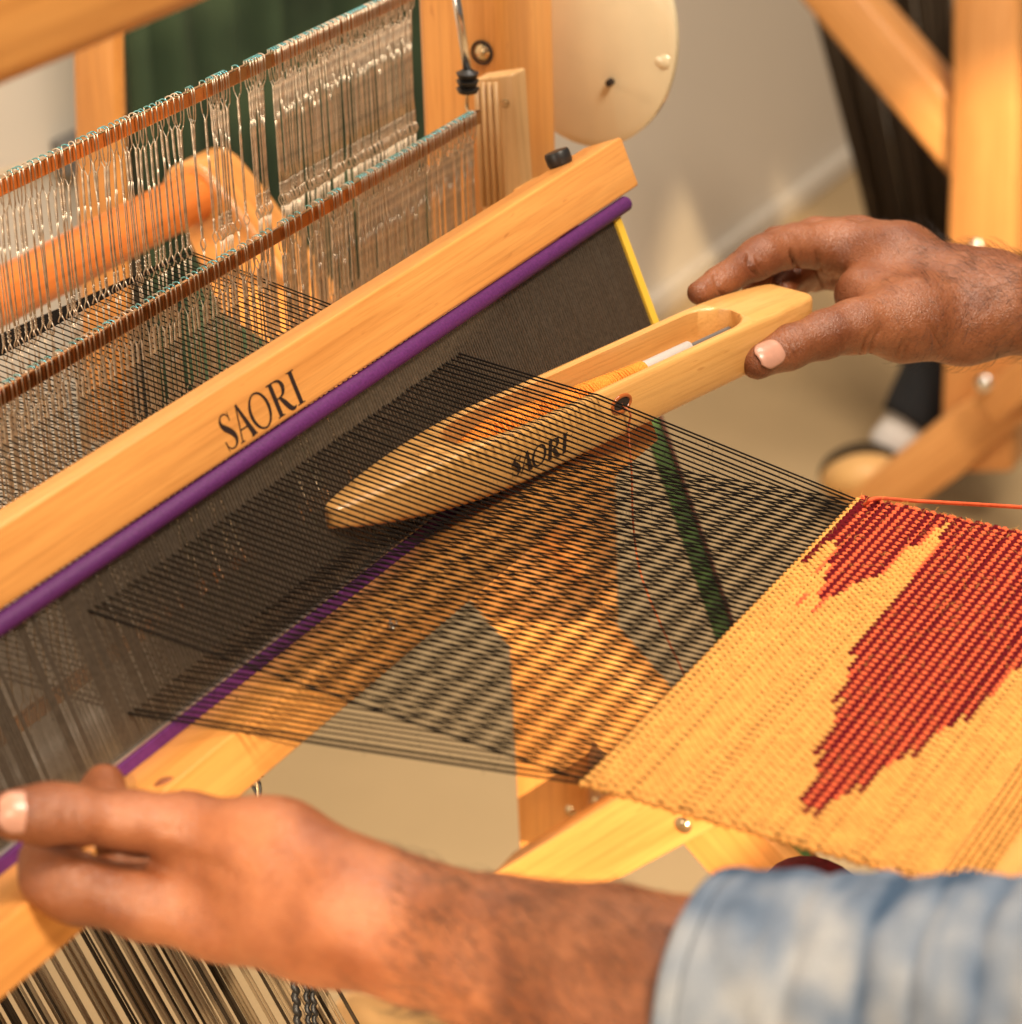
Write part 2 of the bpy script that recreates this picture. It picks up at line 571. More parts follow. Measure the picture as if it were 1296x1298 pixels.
# black knob on the bar
k = R(.3665, .0815, -.0105)
lathe('knob', k, S_, [(-.001, .0046), (.0, .0050), (.0008, .0053), (.0045, .0053), (.0055, .0049), (.0057, .0040), (.0057, .0003)], M_BLACK, beater, 28)
# screw eye on the sill
c = on(498, 790, N_, .033)
mb = MB()
mb.tube([c + .0016 * (math.cos(x) * np.array([.5, -.6, .2]) + math.sin(x) * np.array([0, .1, 1])) for x in np.linspace(0, 6.28, 18)], .00045, 6)
mb.tube([c, c - .006 * N_], .0005, 6)
mb.build('screw_eye', M_ROD, sill)

# ---- lettering
def stroke(mb, pts, wid, n=14, lift=0.0):
    P = spline(pts, n) if len(pts) > 2 else np.linspace(pts[0], pts[1], 3)
    W = np.interp(np.linspace(0, 1, len(P)), np.linspace(0, 1, len(wid)), wid)
    T = np.gradient(P, axis=0); T /= np.linalg.norm(T, axis=1)[:, None]
    Nn = np.stack([-T[:, 1], T[:, 0]], 1)
    mb.append((P + Nn * W[:, None] / 2, P - Nn * W[:, None] / 2, lift))


def letters():
    s = []
    # S
    x = 0
    stroke(s, [(x + .50, .80), (x + .44, .93), (x + .30, .985), (x + .15, .93), (x + .09, .79), (x + .17, .64), (x + .34, .49), (x + .47, .33), (x + .48, .16), (x + .36, .035), (x + .19, .02), (x + .07, .10), (x + .03, .22)],
           [.025, .03, .035, .05, .10, .15, .165, .15, .10, .05, .035, .03, .025], 34)
    stroke(s, [(x + .505, .99), (x + .49, .74)], [.02, .05]); stroke(s, [(x + .02, .28), (x + .035, -.02)], [.05, .02])
    x = .58
    stroke(s, [(x + .08, .0), (x + .36, 1.0)], [.045, .045], lift=1); stroke(s, [(x + .36, 1.03), (x + .68, .0)], [.07, .175], lift=2)
    stroke(s, [(x + .16, .33), (x + .56, .33)], [.04, .04], lift=3)
    stroke(s, [(x - .02, .015), (x + .20, .015)], [.03, .03], lift=4); stroke(s, [(x + .52, .015), (x + .80, .015)], [.03, .03], lift=4)
    x = 1.36
    t = np.linspace(0, 2 * math.pi, 60)
    o = np.stack([x + .46 + .47 * np.cos(t), .5 + .53 * np.sin(t)], 1)
    i = np.stack([x + .46 + .365 * np.cos(t), .5 + .485 * np.sin(t)], 1)
    s.append((o, i, 0))
    x = 2.42
    stroke(s, [(x + .17, .0), (x + .17, 1.0)], [.15, .15]); stroke(s, [(x - .01, .985), (x + .40, .985)], [.035, .035], lift=1); stroke(s, [(x, .015), (x + .34, .015)], [.03, .03], lift=1)
    stroke(s, [(x + .36, .985), (x + .56, .94), (x + .66, .79), (x + .62, .62), (x + .47, .52), (x + .20, .49)], [.035, .07, .14, .12, .05, .035], 20, 2)
    stroke(s, [(x + .38, .50), (x + .52, .30), (x + .66, .10), (x + .80, .02), (x + .94, .05)], [.08, .15, .15, .09, .03], 18, 3)
    x = 3.36
    stroke(s, [(x + .24, .0), (x + .24, 1.0)], [.15, .15]); stroke(s, [(x + .06, .985), (x + .42, .985)], [.03, .03], lift=1); stroke(s, [(x + .06, .015), (x + .42, .015)], [.03, .03], lift=1)
    return s


def lettering(name, place, size, parent, slant=0.0, weight=1.0, lift0=.00012):
    V, F = [], []
    for A, B, lf in letters():
        mid = (A + B) / 2
        A = mid + (A - mid) * weight; B = mid + (B - mid) * weight
        k = len(V)
        for q in range(len(A)):
            for P in (A[q], B[q]):
                V.append(place((P[0] + slant * P[1]) * size, P[1] * size, lift0 + lf * .00002))
        for q in range(len(A) - 1):
            F.append((k + 2 * q, k + 2 * q + 1, k + 2 * q + 3, k + 2 * q + 2))
    return pydata(name, V, F, M_INK, parent, False)


lettering('lettering', lambda x, y, l: R(.0868 + x * 1.06, .0617 + y, .004 + l), .0117, beater, 0, 1.18)

# ---- reed
reed = thing('reed_part', None, None, (0, 0, 0)); reed.parent = loom; reed.matrix_parent_inverse = loom.matrix_world.inverted()
bpy.data.objects.remove(reed)
DP = .00168
XR0, XR1 = -.16, .3712
mb = MB()
x = XR0
while x < XR1:
    w, dpt = .00046 + .00012 * noise.noise((x * 90, 1.7, 0)) + random.uniform(-.00005, .00005), .00035
    jit = random.uniform(-.00008, .00008)
    q = [R(x - w + jit, -.001, dpt), R(x + w + jit, -.001, dpt), R(x + w + jit, -.001, -dpt), R(x - w + jit, -.001, -dpt)]
    q2 = [a + .0545 * S_ for a in q]
    mb.add(q + q2, [(0, 1, 5, 4), (1, 2, 6, 5), (2, 3, 7, 6), (3, 0, 4, 7)])
    x += DP * (1 + .10 * random.uniform(-1, 1))
reed = mb.build('reed', M_DENT, loom, False)
tag(reed, kind='stuff')
# taped edges of the reed
mb = MB(); mb.tube([R(-.17, .0561, .0022), R(XR1 + .011, .0561, .0022), R(XR1 + .0120, .0561, .0022)], [.0032, .0032, .0023], 20)
mb.build('purple_edge', M_PURPLE, reed)
bm = prism_bm([R(-.17, -.0002, .0034), R(-.17, -.0044, .0034), R(-.17, -.0044, -.003), R(-.17, -.0002, -.003)], (.548, 0, 0), .0006)
from_bm('purple_edge', bm, M_PURPLE, reed)
bm = prism_bm([R(-.17, .0006, .0024), R(-.17, -.0001, .0024), R(-.17, -.0001, -.002), R(-.17, .0006, -.002)], (.545, 0, 0), .0001, 1)
from_bm('metal_strip', bm, M_REEDEDGE, reed)
bm = prism_bm([R(XR1 + .0002, -.001, .0016), R(XR1 + .0052, -.001, .0016), R(XR1 + .0052, .054, .0016), R(XR1 + .0002, .054, .0016)], tuple(-.003 * N_), .0003)
from_bm('reed_end', bm, M_YELLOW, reed)

# ---- harnesses with heddles
def heddle_mesh(seed):
    rg = random.Random(seed)
    mb = MB()
    r = .00025
    bx, by = rg.uniform(-.0006, .0006), rg.uniform(-.0003, .0003)
    zt0 = -.0095 - rg.uniform(0, .0050)
    zt1 = zt0 - rg.uniform(.010, .0145)
    # loop over the bar: two strands and an arch
    loop = [(0, -.0012, zt0 + .0018), (0, -.00165, -.0075), (0, -.00165, .0), (0, -.0011, .0010), (0, 0, .0014), (0, .0011, .0010), (0, .00165, .0), (0, .00165, -.0075), (0, .0012, zt0 + .0018)]
    mb.tube(spline(loop, 15)[0:5], r, 5); mb.tube(spline(loop, 15)[4:11], r * 1.05, 5, 1); mb.tube(spline(loop, 15)[10:], r, 5)
    for ph in (0, math.pi):
        pts = [(bx * .2, (-.0012 if ph else .0012), zt0 + .0018)]
        turns = 7.5
        for i in range(46):
            t = i / 45
            a = ph + math.pi / 2 + turns * 2 * math.pi * t
            pts.append((bx * t + .00040 * math.cos(a), by * t + .00040 * math.sin(a), zt0 + (zt1 - zt0) * t))
        mb.tube(pts, r, 4)
        e = .00033 if ph else -.00033
        kx = rg.uniform(-.0005, .0005)
        mb.tube([(bx + e, by, zt1), (bx + e + kx, by, zt1 - .004), (bx + e * 1.1 + kx, by, -.048), (kx + e, 0, -.0535)], r, 5)
        pts = []
        for i in range(14):
            t = i / 13; a = ph + 3 * 2 * math.pi * t
            pts.append((kx + .0004 * math.cos(a), .0004 * math.sin(a), -.0535 - .005 * t))
        mb.tube(pts, r, 4)
        s = 1 if ph else -1
        mb.tube(spline([(kx, s * .0003, -.0585), (kx, s * .0014, -.061), (kx, s * .0003, -.0635)], 7), r, 5)
        mb.tube([(kx, s * .0003, -.0635), (kx + e, 0, -.072), (e, 0, -.112), (0, s * .0012, -.114), (0, s * .0016, -.122), (0, s * .0012, -.1233)], r, 5)
    me = bpy.data.meshes.new('heddle')
    me.from_pydata([tuple(map(float, v)) for v in mb.v], [], mb.f)
    me.polygons.foreach_set('use_smooth', [True] * len(me.polygons))
    me.polygons.foreach_set('material_index', mb.m)
    me.materials.append(M_STEEL)
    me.materials.append(M_TEAL if seed % 3 else M_STEEL)
    return me


HM = [heddle_mesh(i) for i in range(9)]


def harness(y, za, zb_, end):
    """za, zb_: height of the bar at X=.05 and X=.40"""
    z = lambda x: za + (zb_ - za) * (x - .05) / .35
    bm = prism_bm([(-.06, y - .0009, z(-.06)), (end, y - .0009, z(end)), (end, y - .0009, z(end) - .0058), (-.06, y - .0009, z(-.06) - .0058)], (0, .0018, 0), .0003, 1)
    h = from_bm('heddle_shaft', bm, M_BAR, loom)
    bm = prism_bm([(-.06, y - .0009, z(-.06) - .1228), (end, y - .0009, z(end) - .1228), (end, y - .0009, z(end) - .1162), (-.06, y - .0009, z(-.06) - .1162)], (0, .0018, 0), .0003, 1)
    from_bm('lower_bar', bm, M_BAR, h)
    return h, z


HY1, HY2 = .095, .132
h1, z1 = harness(HY1, .0748, .0795, .400)
h2, z2 = harness(HY2, .1247, .1262, .416)
NW = 140
WR, X0, WC = .2362, .0271, .22
def xr(j): return WR * (j + .5) / NW
def xc(j): return X0 + WC * (j + .5) / NW
for (h, zf, y, par) in ((h1, z1, HY1, 0), (h2, z2, HY2, 1)):
    xs = [xr(j) + random.uniform(-.0011, .0011) for j in range(NW) if j % 2 == par and xr(j) > .03]
    x = .240
    while x < .292:
        x += random.choice([.0014, .0016, .002, .0045, .008])
        xs.append(x)
    x = .298
    while x < (.393 if par == 0 else .4085):
        x += random.uniform(.00125, .00185)
        xs.append(x)
    for x in xs:
        o = bpy.data.objects.new('heddle', random.choice(HM))
        COL.objects.link(o)
        o.parent = h
        o.location = (x, y, zf(x))
        o.rotation_euler = (random.uniform(-.012, .012), random.uniform(-.022, .012), random.uniform(-.35, .35))

# shaft guide: pale grooved block, rod with black bumper, wire link
gb = onX(608, 170, .405)
gp = [(600, 98), (640, 94), (662, 250), (606, 268)]
blk = prism('guide_block', [onX(x, y, .428) for x, y in [(601, 100), (651, 93), (662, 262), (612, 275)]], (.012, 0, 0), W_BLOCK, loom, (0, 0, 1), .0015)
mb = MB()
for k in range(4):
    a_, b_ = onX(604 + k * 8, 104, .4275), onX(613 + k * 8, 262, .4275)
    mb.tube([a_, b_], .0013, 8)
mb.build('groove_rib', W_BLOCK, blk, True, (0, 0, 1))
c = onX(641, 131, .428)
lathe('screw_hole', c + [.0008, 0, 0], (-1, 0, 0), [(0, .0021), (.0010, .0021), (.0011, .0016)], M_BOLT, blk, 18)
bt = onX(593, 104, .418)
mb = MB(); mb.tube([onX(570, -60, .418), onX(593, 90, .418)], .0019, 12)
mb.build('lift_rod', M_ROD, loom)
prof = [(-.0048, .0020)]
for k in range(3):
    h0 = -.0045 + k * .0034
    prof += [(h0, .0042), (h0 + .0019, .0050), (h0 + .0026, .0034)]
prof += [(.0058, .0022)]
lathe('bumper', bt, (0, -.03, 1), prof, M_BLACK, loom, 24)
mb = MB(); mb.tube(spline([bt + [0, 0, -.003], bt + [-.001, 0, -.012], (.4000, HY1, z1(.400) - .001)], 8), .0009, 6)
mb.build('link_wire', M_BOLT, loom)

th = math.radians(14)
SA = np.array([math.cos(th), -math.sin(th), 0]); SLt = np.array([math.sin(th), math.cos(th), 0])
SO = np.array([.2361, -.0368, .0085]) + SLt * .015
SH = .0225
def sp(u, l, z): return SO + SA * u + SLt * l + np.array([0, 0, z])
U0, U1 = -.1195, .1415
CU0, CU1 = -.062, .103
def half_w(u):
    t = min((u - U0) / .085, 1) if u < .02 else min((U1 - u) / .030, 1)
    return .0152 * (max(t, 0) ** .50 if u < .02 else (max(t, 0) ** .4 * .36 + .64)) + .0006
def zbot(u):
    t = max(0, 1 - (u - U0) / .075) if u < .02 else max(0, 1 - (U1 - u) / .035)
    return .0100 * t ** 1.9
def ztop(u):
    t = max(0, 1 - (u - U0) / .07) if u < .02 else max(0, 1 - (U1 - u) / .05)
    return SH - (.0055 if u < .02 else .0025) * t ** 1.6
# ---------------------------------------------------------------- warp
warp = thing('warp', 'sheet of fine black warp threads running from the heddles to the cloth', 'yarn', (0, 0, 0))
SU, SL = .0436, .0100
FD, FZ = .1364, .0049
ROWP = .00163
NROW = 128
BEAM_Y = -.243
def cloth_z(y):
    z = FZ + .0
    if y > -FD: return z
    t = (-FD - y)
    z = FZ - .0045 * min(1, t / .1) - .0 
    if y < BEAM_Y:
        z -= .012 * (1 - math.exp((y - BEAM_Y) / .02)) + .25 * (BEAM_Y - y)
    return z
for j in range(NW):
    up = j % 2 == 1
    s = (SU if up else SL) + random.uniform(-.0003, .0003)
    jx = random.uniform(-.00013, .00013)
    if j > NW - 9: jx += -.0006 * ((j - NW + 9) % 3)
    rp = R(xr(j) + jx, s, 0)
    fp = np.array([xc(j) + jx * .5, -FD, FZ])
    hp = np.array([xr(j), HY2, z2(xr(j)) - .061]) if up else np.array([xr(j), HY1, z1(xr(j)) - .061])
    hp[0] += jx
    bp_ = np.array([xr(j) * 1.03 + jx * 4, .300, rc[2] - .0160])
    bp2 = np.array([xr(j) * 1.03 + jx * 4, .40, rc[2] - .05])
    path = []
    yy = -FD - NROW * ROWP
    while yy < -FD - .004:
        path.append((xc(j), yy, cloth_z(yy)))
        yy += .012
    path += [(xc(j), -FD - .003, FZ)]
    sag = random.uniform(-.0004, .0001)
    path += [fp]
    over = []
    if up:                         # threads ride over the rims of the shuttle
        for l in (-.0158, -.0140, .0140, .0158):
            # point of the thread above this line of the shuttle
            u = (xc(j) * .35 + xr(j) * .65 - SO[0] - SLt[0] * l) / SA[0]
            if U0 + .004 < u < U1 - .004:
                y_ = SO[1] + SA[1] * u + SLt[1] * l
                t = (y_ - fp[1]) / (rp[1] - fp[1])
                b_ = fp + (rp - fp) * t
                zt = SO[2] + ztop(u) + .0007
                if b_[2] < zt: over.append(np.array([b_[0], b_[1], zt]))
    path += over if over else [(fp + rp) / 2 + [0, 0, sag]]
    path += [rp, hp, bp_, bp2]
    mb = MB(); mb.tube(path, [(.00036 if up else .00031) * (1.5 if j < 3 else 1) * (1 if k_ < len(path) - 3 else .62) + random.uniform(-.00003, .00003) for k_ in range(len(path))], 5)
    mb.build('warp_thread', M_WARP, warp)

# ---------------------------------------------------------------- woven cloth
cloth = thing('woven_cloth', 'mustard yellow cloth on the loom with a red and orange flame pattern', 'cloth', (X0 + WC / 2, -.2, 0))
def cpx(px, py):                   # pixel -> (x, row) on the cloth plane
    P = onZ(px, py, FZ - .003)
    return ((P[0] - X0) / WC, (-FD - P[1]) / ROWP)
def inside(pt, poly):
    x, y = pt; r = False
    for i in range(len(poly)):
        (x1, y1), (x2, y2) = poly[i], poly[i - 1]
        if (y1 > y) != (y2 > y) and x < (x2 - x1) * (y - y1) / (y2 - y1) + x1: r = not r
    return r
RED1 = [cpx(*q) for q in [(1230, 640), (1205, 664), (1188, 700), (1160, 735), (1128, 772), (1100, 805), (1085, 840), (1076, 872), (1055, 925), (1040, 985), (1018, 1034), (1060, 1014), (1100, 990), (1150, 955), (1190, 930), (1255, 884), (1296, 842), (1420, 760), (1420, 660)]]
RED2 = [cpx(*q) for q in [(1096, 615), (1225, 640), (1196, 672), (1172, 694), (1150, 706), (1118, 736), (1098, 742), (1065, 760), (1032, 784), (1046, 752), (1052, 722), (1062, 706), (1046, 690), (1070, 660)]]
WISP = [cpx(*q) for q in [(1052, 690), (1075, 700), (1060, 735), (1020, 795), (985, 832), (998, 800), (1030, 740)]]
nb = NW // 2
SPP = 6
for i in range(NROW):
    y0 = -FD - (i + .3) * ROWP
    par = i % 2
    nS = nb * SPP
    # red span limits get their own ragged ends
    rag = random.uniform(-.02, .02)
    cols = []
    for k in range(nb):
        u = (k + .5 + .5 * par) / nb
        pt = (u + rag * .5 + ((.015 if i % 4 else .045) if not par else 0) * (1 if k < nb * .55 else 0), i + .5)
        c = 0
        r1, r2 = inside(pt, RED1), inside(pt, RED2)
        if r1 or r2: c = 1 if par else 2
        elif inside(pt, WISP) and (i * 7 + k // 5) % 3 == 0 and par: c = 1
        if i == 0: c = 0
        if i == 1 and u > .74: c = 2
        cols.append(c)
    e0, e1 = random.uniform(-.0010, .0004), random.uniform(-.0004, .0012)
    path_x = np.linspace(X0 + e0, X0 + WC + e1, nS + 1)
    ph = np.arange(nS + 1) / SPP
    wob = np.array([noise.noise((x * 40, i * .35, 3.1)) for x in path_x]) * .00009
    zz = np.cos(2 * np.pi * (ph - .5 - .5 * par))
    rad_y = .00100 + .00040 * zz
    sides = 6
    V, F, Mi = [], [], []
    zc = cloth_z(y0)
    for k in range(nS + 1):
        yk = y0 + wob[k] + (.0006 * math.exp(-(path_x[k] - X0) / .01)) - .0010 * max(0, 1 - abs(path_x[k] - X0 - WC) / .012) * 0
        for q in range(sides):
            t = 2 * math.pi * q / sides
            cs = cols[min(nb - 1, k // SPP)]
            V.append((path_x[k], yk + rad_y[k] * (1.0, .84, 1.12)[cs] * math.cos(t), zc + (0, -.00006, .00010)[cs] + .00040 * zz[k] + (.00060 + .00008 * zz[k]) * math.sin(t)))
    for k in range(nS):
        c = cols[min(nb - 1, int(k / SPP))]
        for q in range(sides):
            F.append((k * sides + q, k * sides + (q + 1) % sides, (k + 1) * sides + (q + 1) % sides, (k + 1) * sides + q))
            Mi.append(c)
    F.append(tuple(range(sides))); Mi.append(cols[0])
    F.append(tuple(nS * sides + q for q in range(sides))); Mi.append(cols[-1])
    o = pydata('weft_yarn', V, F, [M_YARN_Y, M_YARN_O, M_YARN_R], cloth, True, Mi)
# selvedge loops on the far edge
for i in range(0, 60, 2):
    if cols is None: break
mb = MB()
for i in range(NROW // 2):
    y0 = -FD - (2 * i + .8) * ROWP
    c = X0 + WC
    red = inside((.99, 2 * i + .5), RED1) or inside((.99, 2 * i + .5), RED2)
    mb.tube(spline([(c - .001, y0 + .0008, cloth_z(y0)), (c + .0012, y0 + .0002, cloth_z(y0) + .0006), (c - .001, y0 - .0008, cloth_z(y0))], 6), .00065, 6, (2 if i % 2 else 1) if red else 0)
    c = X0
    mb.tube(spline([(c + .001, y0 + .0008, cloth_z(y0)), (c - .0011, y0 + .0002, cloth_z(y0) + .0004), (c + .001, y0 - .0008, cloth_z(y0))], 6), .00060, 6, 0)
o = mb.build('selvedge', [M_YARN_Y, M_YARN_O, M_YARN_R], cloth); tag(o, kind='stuff')
# loose fibres standing off the cloth
mb = MB()
for i in range(2600):
    x, y = X0 + random.random() * WC, -FD - random.random() * NROW * ROWP
    if i % 5 == 0: x = X0 + (WC if i % 10 else 0) + random.uniform(-.001, .001)
    z = cloth_z(y) + .0009
    a = random.uniform(0, 6.28); L_ = random.uniform(.0012, .0035)
    d = np.array([math.cos(a), math.sin(a), 0]) * L_
    mb.tube([np.array([x, y, z - .0003]), np.array([x, y, z + L_ * .25]) + d * .5, np.array([x, y, z + L_ * random.uniform(.05, .4)]) + d], [.00007, .00006, .00003], 3, 0, False)
o = mb.build('loose_fibre', M_YARN_Y, cloth); tag(o, kind='stuff')
mb = MB()
for i in range(3000):
    j = random.randrange(NW); up = j % 2
    t = random.random()
    p_ = np.array([xc(j), -FD, FZ]) * (1 - t) + R(xr(j), SU if up else SL) * t
    a = random.uniform(0, 6.28); L_ = random.uniform(.001, .003)
    d = np.array([math.cos(a) * .5, math.cos(a) * .6, math.sin(a)]) * L_
    mb.tube([p_, p_ + d * .6 + np.array([.0002, .0004, 0]), p_ + d], [.00006, .00005, .00003], 3, 0, False)
o = mb.build('loose_fibre', M_WARP, warp); tag(o, kind='stuff')
# loose tail of orange weft lying off the corner of the cloth
w0 = onZ(1096, 640, FZ + .001)
pts = [w0, onZ(1112, 632, FZ + .003), at(1160, 635, 1.02), at(1296, 643, .985), at(1420, 652, .955)]
mb = MB(); mb.tube(spline(pts, 40), .00075, 6)
o = mb.build('yarn_tail', M_YARN_O); tag(o, 'single orange yarn running right from the corner of the woven cloth', 'yarn')

# ---------------------------------------------------------------- boat shuttle
def cav(u):
    if u <= CU0 or u >= CU1: return 0.0
    a_ = min((u - CU0) / .030, 1); b_ = min((CU1 - u) / .016, 1)
    return .0116 * math.sqrt(max(0, 1 - (1 - a_) ** 2)) * math.sqrt(max(0, 1 - (1 - b_) ** 2))
us = sorted(set(list(np.linspace(U0, U1, 70)) + list(np.linspace(CU0, CU0 + .03, 16)) + list(np.linspace(CU1 - .016, CU1, 14)) + [U0 + .0005, U0 + .0012, U0 + .0025, U1 - .0005, U1 - .0012, U1 - .0025]))
rings = []
for u in us:
    w = half_w(u); zb_, zt = zbot(u), ztop(u)
    h = zt - zb_
    c = min(cav(u), w * .82)
    dp = (.019 if c > 1e-6 else 0.0)
    dp = min(dp, h - .003)
    r = min(.0020, w * .3)
    half = [(w * .55, zb_), (w * .86, zb_ + h * .05), (w * .985, zb_ + h * .13), (w, zb_ + h * .22), (w, zt - r), (w - r * .3, zt - r * .3), (w - r, zt),
            (c + (.0009 if c else 0), zt), (c, zt - (.0007 if c else 0)), (c, zt - dp * .5), (c * .97, zt - dp), (c * .4, zt - dp)]
    ring = [sp(u, -l, z) for l, z in half] + [sp(u, l, z) for l, z in half[::-1]]
    rings.append(ring)
n = len(rings[0])
V = [p for r in rings for p in r]
F = []
for i in range(len(rings) - 1):
    for k in range(n):
        F.append((i * n + k, i * n + (k + 1) % n, (i + 1) * n + (k + 1) % n, (i + 1) * n + k))
F.append(tuple(range(n))); F.append(tuple((len(rings) - 1) * n + k for k in range(n)))
shut = thing('boat_shuttle', 'pale wooden boat shuttle passing through the black warp, held at its far end', 'shuttle', sp(0, 0, 0))
body = pydata('shuttle_body', V, F, W_SHUT, shut, True, None, tuple(SA))
bm = bmesh.new(); bm.from_mesh(body.data); bmesh.ops.recalc_face_normals(bm, faces=bm.faces); bm.to_mesh(body.data); bm.free()
shade_auto(body, 50)
# name on the side
yl = -.0152
p0 = on(647, 600, SLt, SLt @ sp(0, -.0152, 0)); u0 = (p0 - SO) @ SA; zl = p0[2] - SO[2]
lettering('lettering', lambda x, y, l: sp(u0 + x * 1.06, -.0159 - l * 1.6, .0066 + y), .0074, body, .10, 1.5)
# yarn eye in the side wall
pe = on(786, 508, SLt, SLt @ sp(0, -.0152, 0)); ue = (pe - SO) @ SA; ze = pe[2] - SO[2] - .001
t = np.linspace(0, 2 * math.pi, 25)
mb = MB(); mb.tube([sp(ue + .0052 * math.cos(a), -.0158, ze + .0030 * math.sin(a)) for a in t], .0008, 8, cap=False)
mb.build('yarn_eye', M_CERAMIC, body)
mb = MB()
mb.add([sp(ue + .0048 * math.cos(a), -.0161, ze + .0028 * math.sin(a)) for a in t[:-1]], [tuple(range(24))])
mb.build('eye_hole', M_HOLE, body, False)
# bobbin in the cavity
bob = thing('bobbin', 'bobbin of orange yarn lying in the hollow of the shuttle', 'bobbin', sp(0, 0, .012))
def bob_r(u): return .0022 + .0050 * min(1, max(0, (u + .058) / .022)) * min(1, max(0, (.054 - u) / .095))
mb = MB()
ss = np.linspace(-.056, .050, 60)
mb.tube([sp(u, 0, .0150) for u in ss], [bob_r(u) - .0005 for u in ss], 14)
mb.build('yarn_core', M_BOBYARN, bob)
mb = MB()
pts = []
N_T = 95
for k in range(N_T * 10):
    u = -.056 + .106 * (k / (N_T * 10))
    u2 = u + .0016 * math.sin(k * .031)
    a = 2 * math.pi * k / 10
    rr = bob_r(u2) + .0001 * math.sin(k * .37)
    pts.append(sp(u2, rr * math.cos(a), .0150 + rr * math.sin(a)))
mb.tube(pts, .00062, 5)
mb.build('wound_yarn', M_BOBYARN, bob)
mb = MB(); mb.tube([sp(-.060, 0, .0150), sp(.076, 0, .0150)], .0026, 14)
mb.build('quill', plain('quill_paper', (.66, .62, .58), .4), bob)
mb = MB(); mb.tube([sp(-.0615, 0, .0150), sp(.1015, 0, .0150)], .0011, 10)
mb.build('spindle', M_GREY, shut)
# yarn leaving the eye
pts = [sp(ue, -.0158, ze), sp(ue + .002, -.0185, ze - .004), at(797, 545, 1.012), at(801, 600, 1.02), at(803, 665, 1.03), at(812, 725, 1.06), at(835, 785, 1.09), at(870, 860, 1.10)]
mb = MB(); mb.tube(spline(pts, 40), .00042, 6)
o = mb.build('weft_strand', plain('dull_orange_yarn', (.55, .16, .06), .9)); tag(o, 'thin orange yarn hanging from the eye of the shuttle below the warp', 'yarn')

# ---------------------------------------------------------------- small things under the loom
gs = thing('green_strap', 'narrow green strap slanting down behind the black warp', 'strap', at(920, 820, 1.30))
pl_ = [at(809, 520, 1.28), at(832, 520, 1.28), at(930, 800, 1.28), at(1045, 1130, 1.28), at(1016, 1130, 1.28), at(904, 800, 1.28)]
prism('strap_band', pl_, tuple(FWD * .004), M_GREENSTRAP, gs, (0, 0, 1), .0008)
prism('strap_edge', [at(832.5, 520, 1.279), at(838, 520, 1.279), at(936, 800, 1.279), at(1051, 1130, 1.279), at(1045.5, 1130, 1.279), at(930.5, 800, 1.279)], tuple(FWD * .005), plain('strap_edge', (.10, .030, .012), .7), gs, (0, 0, 1), .0004)
# rolled cloth on the lower front beam
c = onZ(1040, 1100, -.085)
lathe('cloth_roll', (c[0] - .372, c[1], c[2] - .018), (1, 0, 0), [(0, .021), (.001, .022), (.372, .022), (.373, .021)], M_MAROON, loom, 28)
# cord dangling from the sill
cord = thing('tie_cord', 'short twisted black and gold cord dangling below the beater sill', 'cord', at(325, 985, .90))
for k, (a_, b_, m_) in enumerate(((0, 0, M_BLACK), (3, 1.6, M_BOLT), (6, 3.1, M_BLACK))):
    mb = MB()
    mb.tube(spline([at(312 + a_, 962, .925), at(318 + 5 * math.sin(b_), 978, .92), at(322 + 7 * math.sin(b_ + 1), 990, .918), at(330 - a_, 1003, .918), at(326 + a_, 1025, .918)], 22), .0006, 6)
    mb.build('cord_strand', m_, cord)
mb = MB(); mb.tube([at(325, 972, .92), at(333, 985, .918)], .0005, 6); mb.build('cord_end', M_DARKYARN, cord)

# black double cord under the hand
tie = thing('treadle_cord', 'pair of black twisted cords hanging below the left wrist', 'cord', at(385, 1270, 1.0))
for x_ in (372, 386, 394):
    mb = MB()
    P = np.array([at(x_ - 14, 1130, 1.0), at(x_, 1230, 1.0), at(x_ + 8, 1320, 1.0)])
    sp_ = spline(P, 60)
    mb.tube([q + .0005 * np.array([math.cos(i * 1.3), math.sin(i * 1.3), 0]) for i, q in enumerate(sp_)], .0014 if x_ == 372 else .0010, 6)
    mb.build('cord', M_BLACK, tie)

# dark threads going down to the warp roller under the loom
lw = thing('lower_warp', 'dark threads slanting down to the floor below the left hand', 'yarn', at(150, 1250, 1.05))
x = -190
while x < 372:
    dens = random.random()
    grp = random.choice([2, 3, 4, 5, 6]) if x < 330 else 1
    for q in range(grp):
        d = 1.05 + random.uniform(-.01, .01)
        mb = MB(); mb.tube([at(x - 60, 1030, d + .02), at(x + 112, 1335, d - .02)], random.uniform(.0005, .0009), 5)
        mb.build('warp_thread', random.choice([M_DARKYARN, M_TANYARN, M_TANYARN, M_DARKYARN, M_TANYARN]), lw)
        x += random.uniform(4.0, 6.0)
    x += random.choice([2, 4, 6, 11])
# pale treadle at the bottom edge
plank('treadle', [(405, 1330), (420, 1275), (445, 1258), (560, 1262), (640, 1290), (660, 1330)], .46, .03, W_BLOCK, (0, 1, 0), .004)

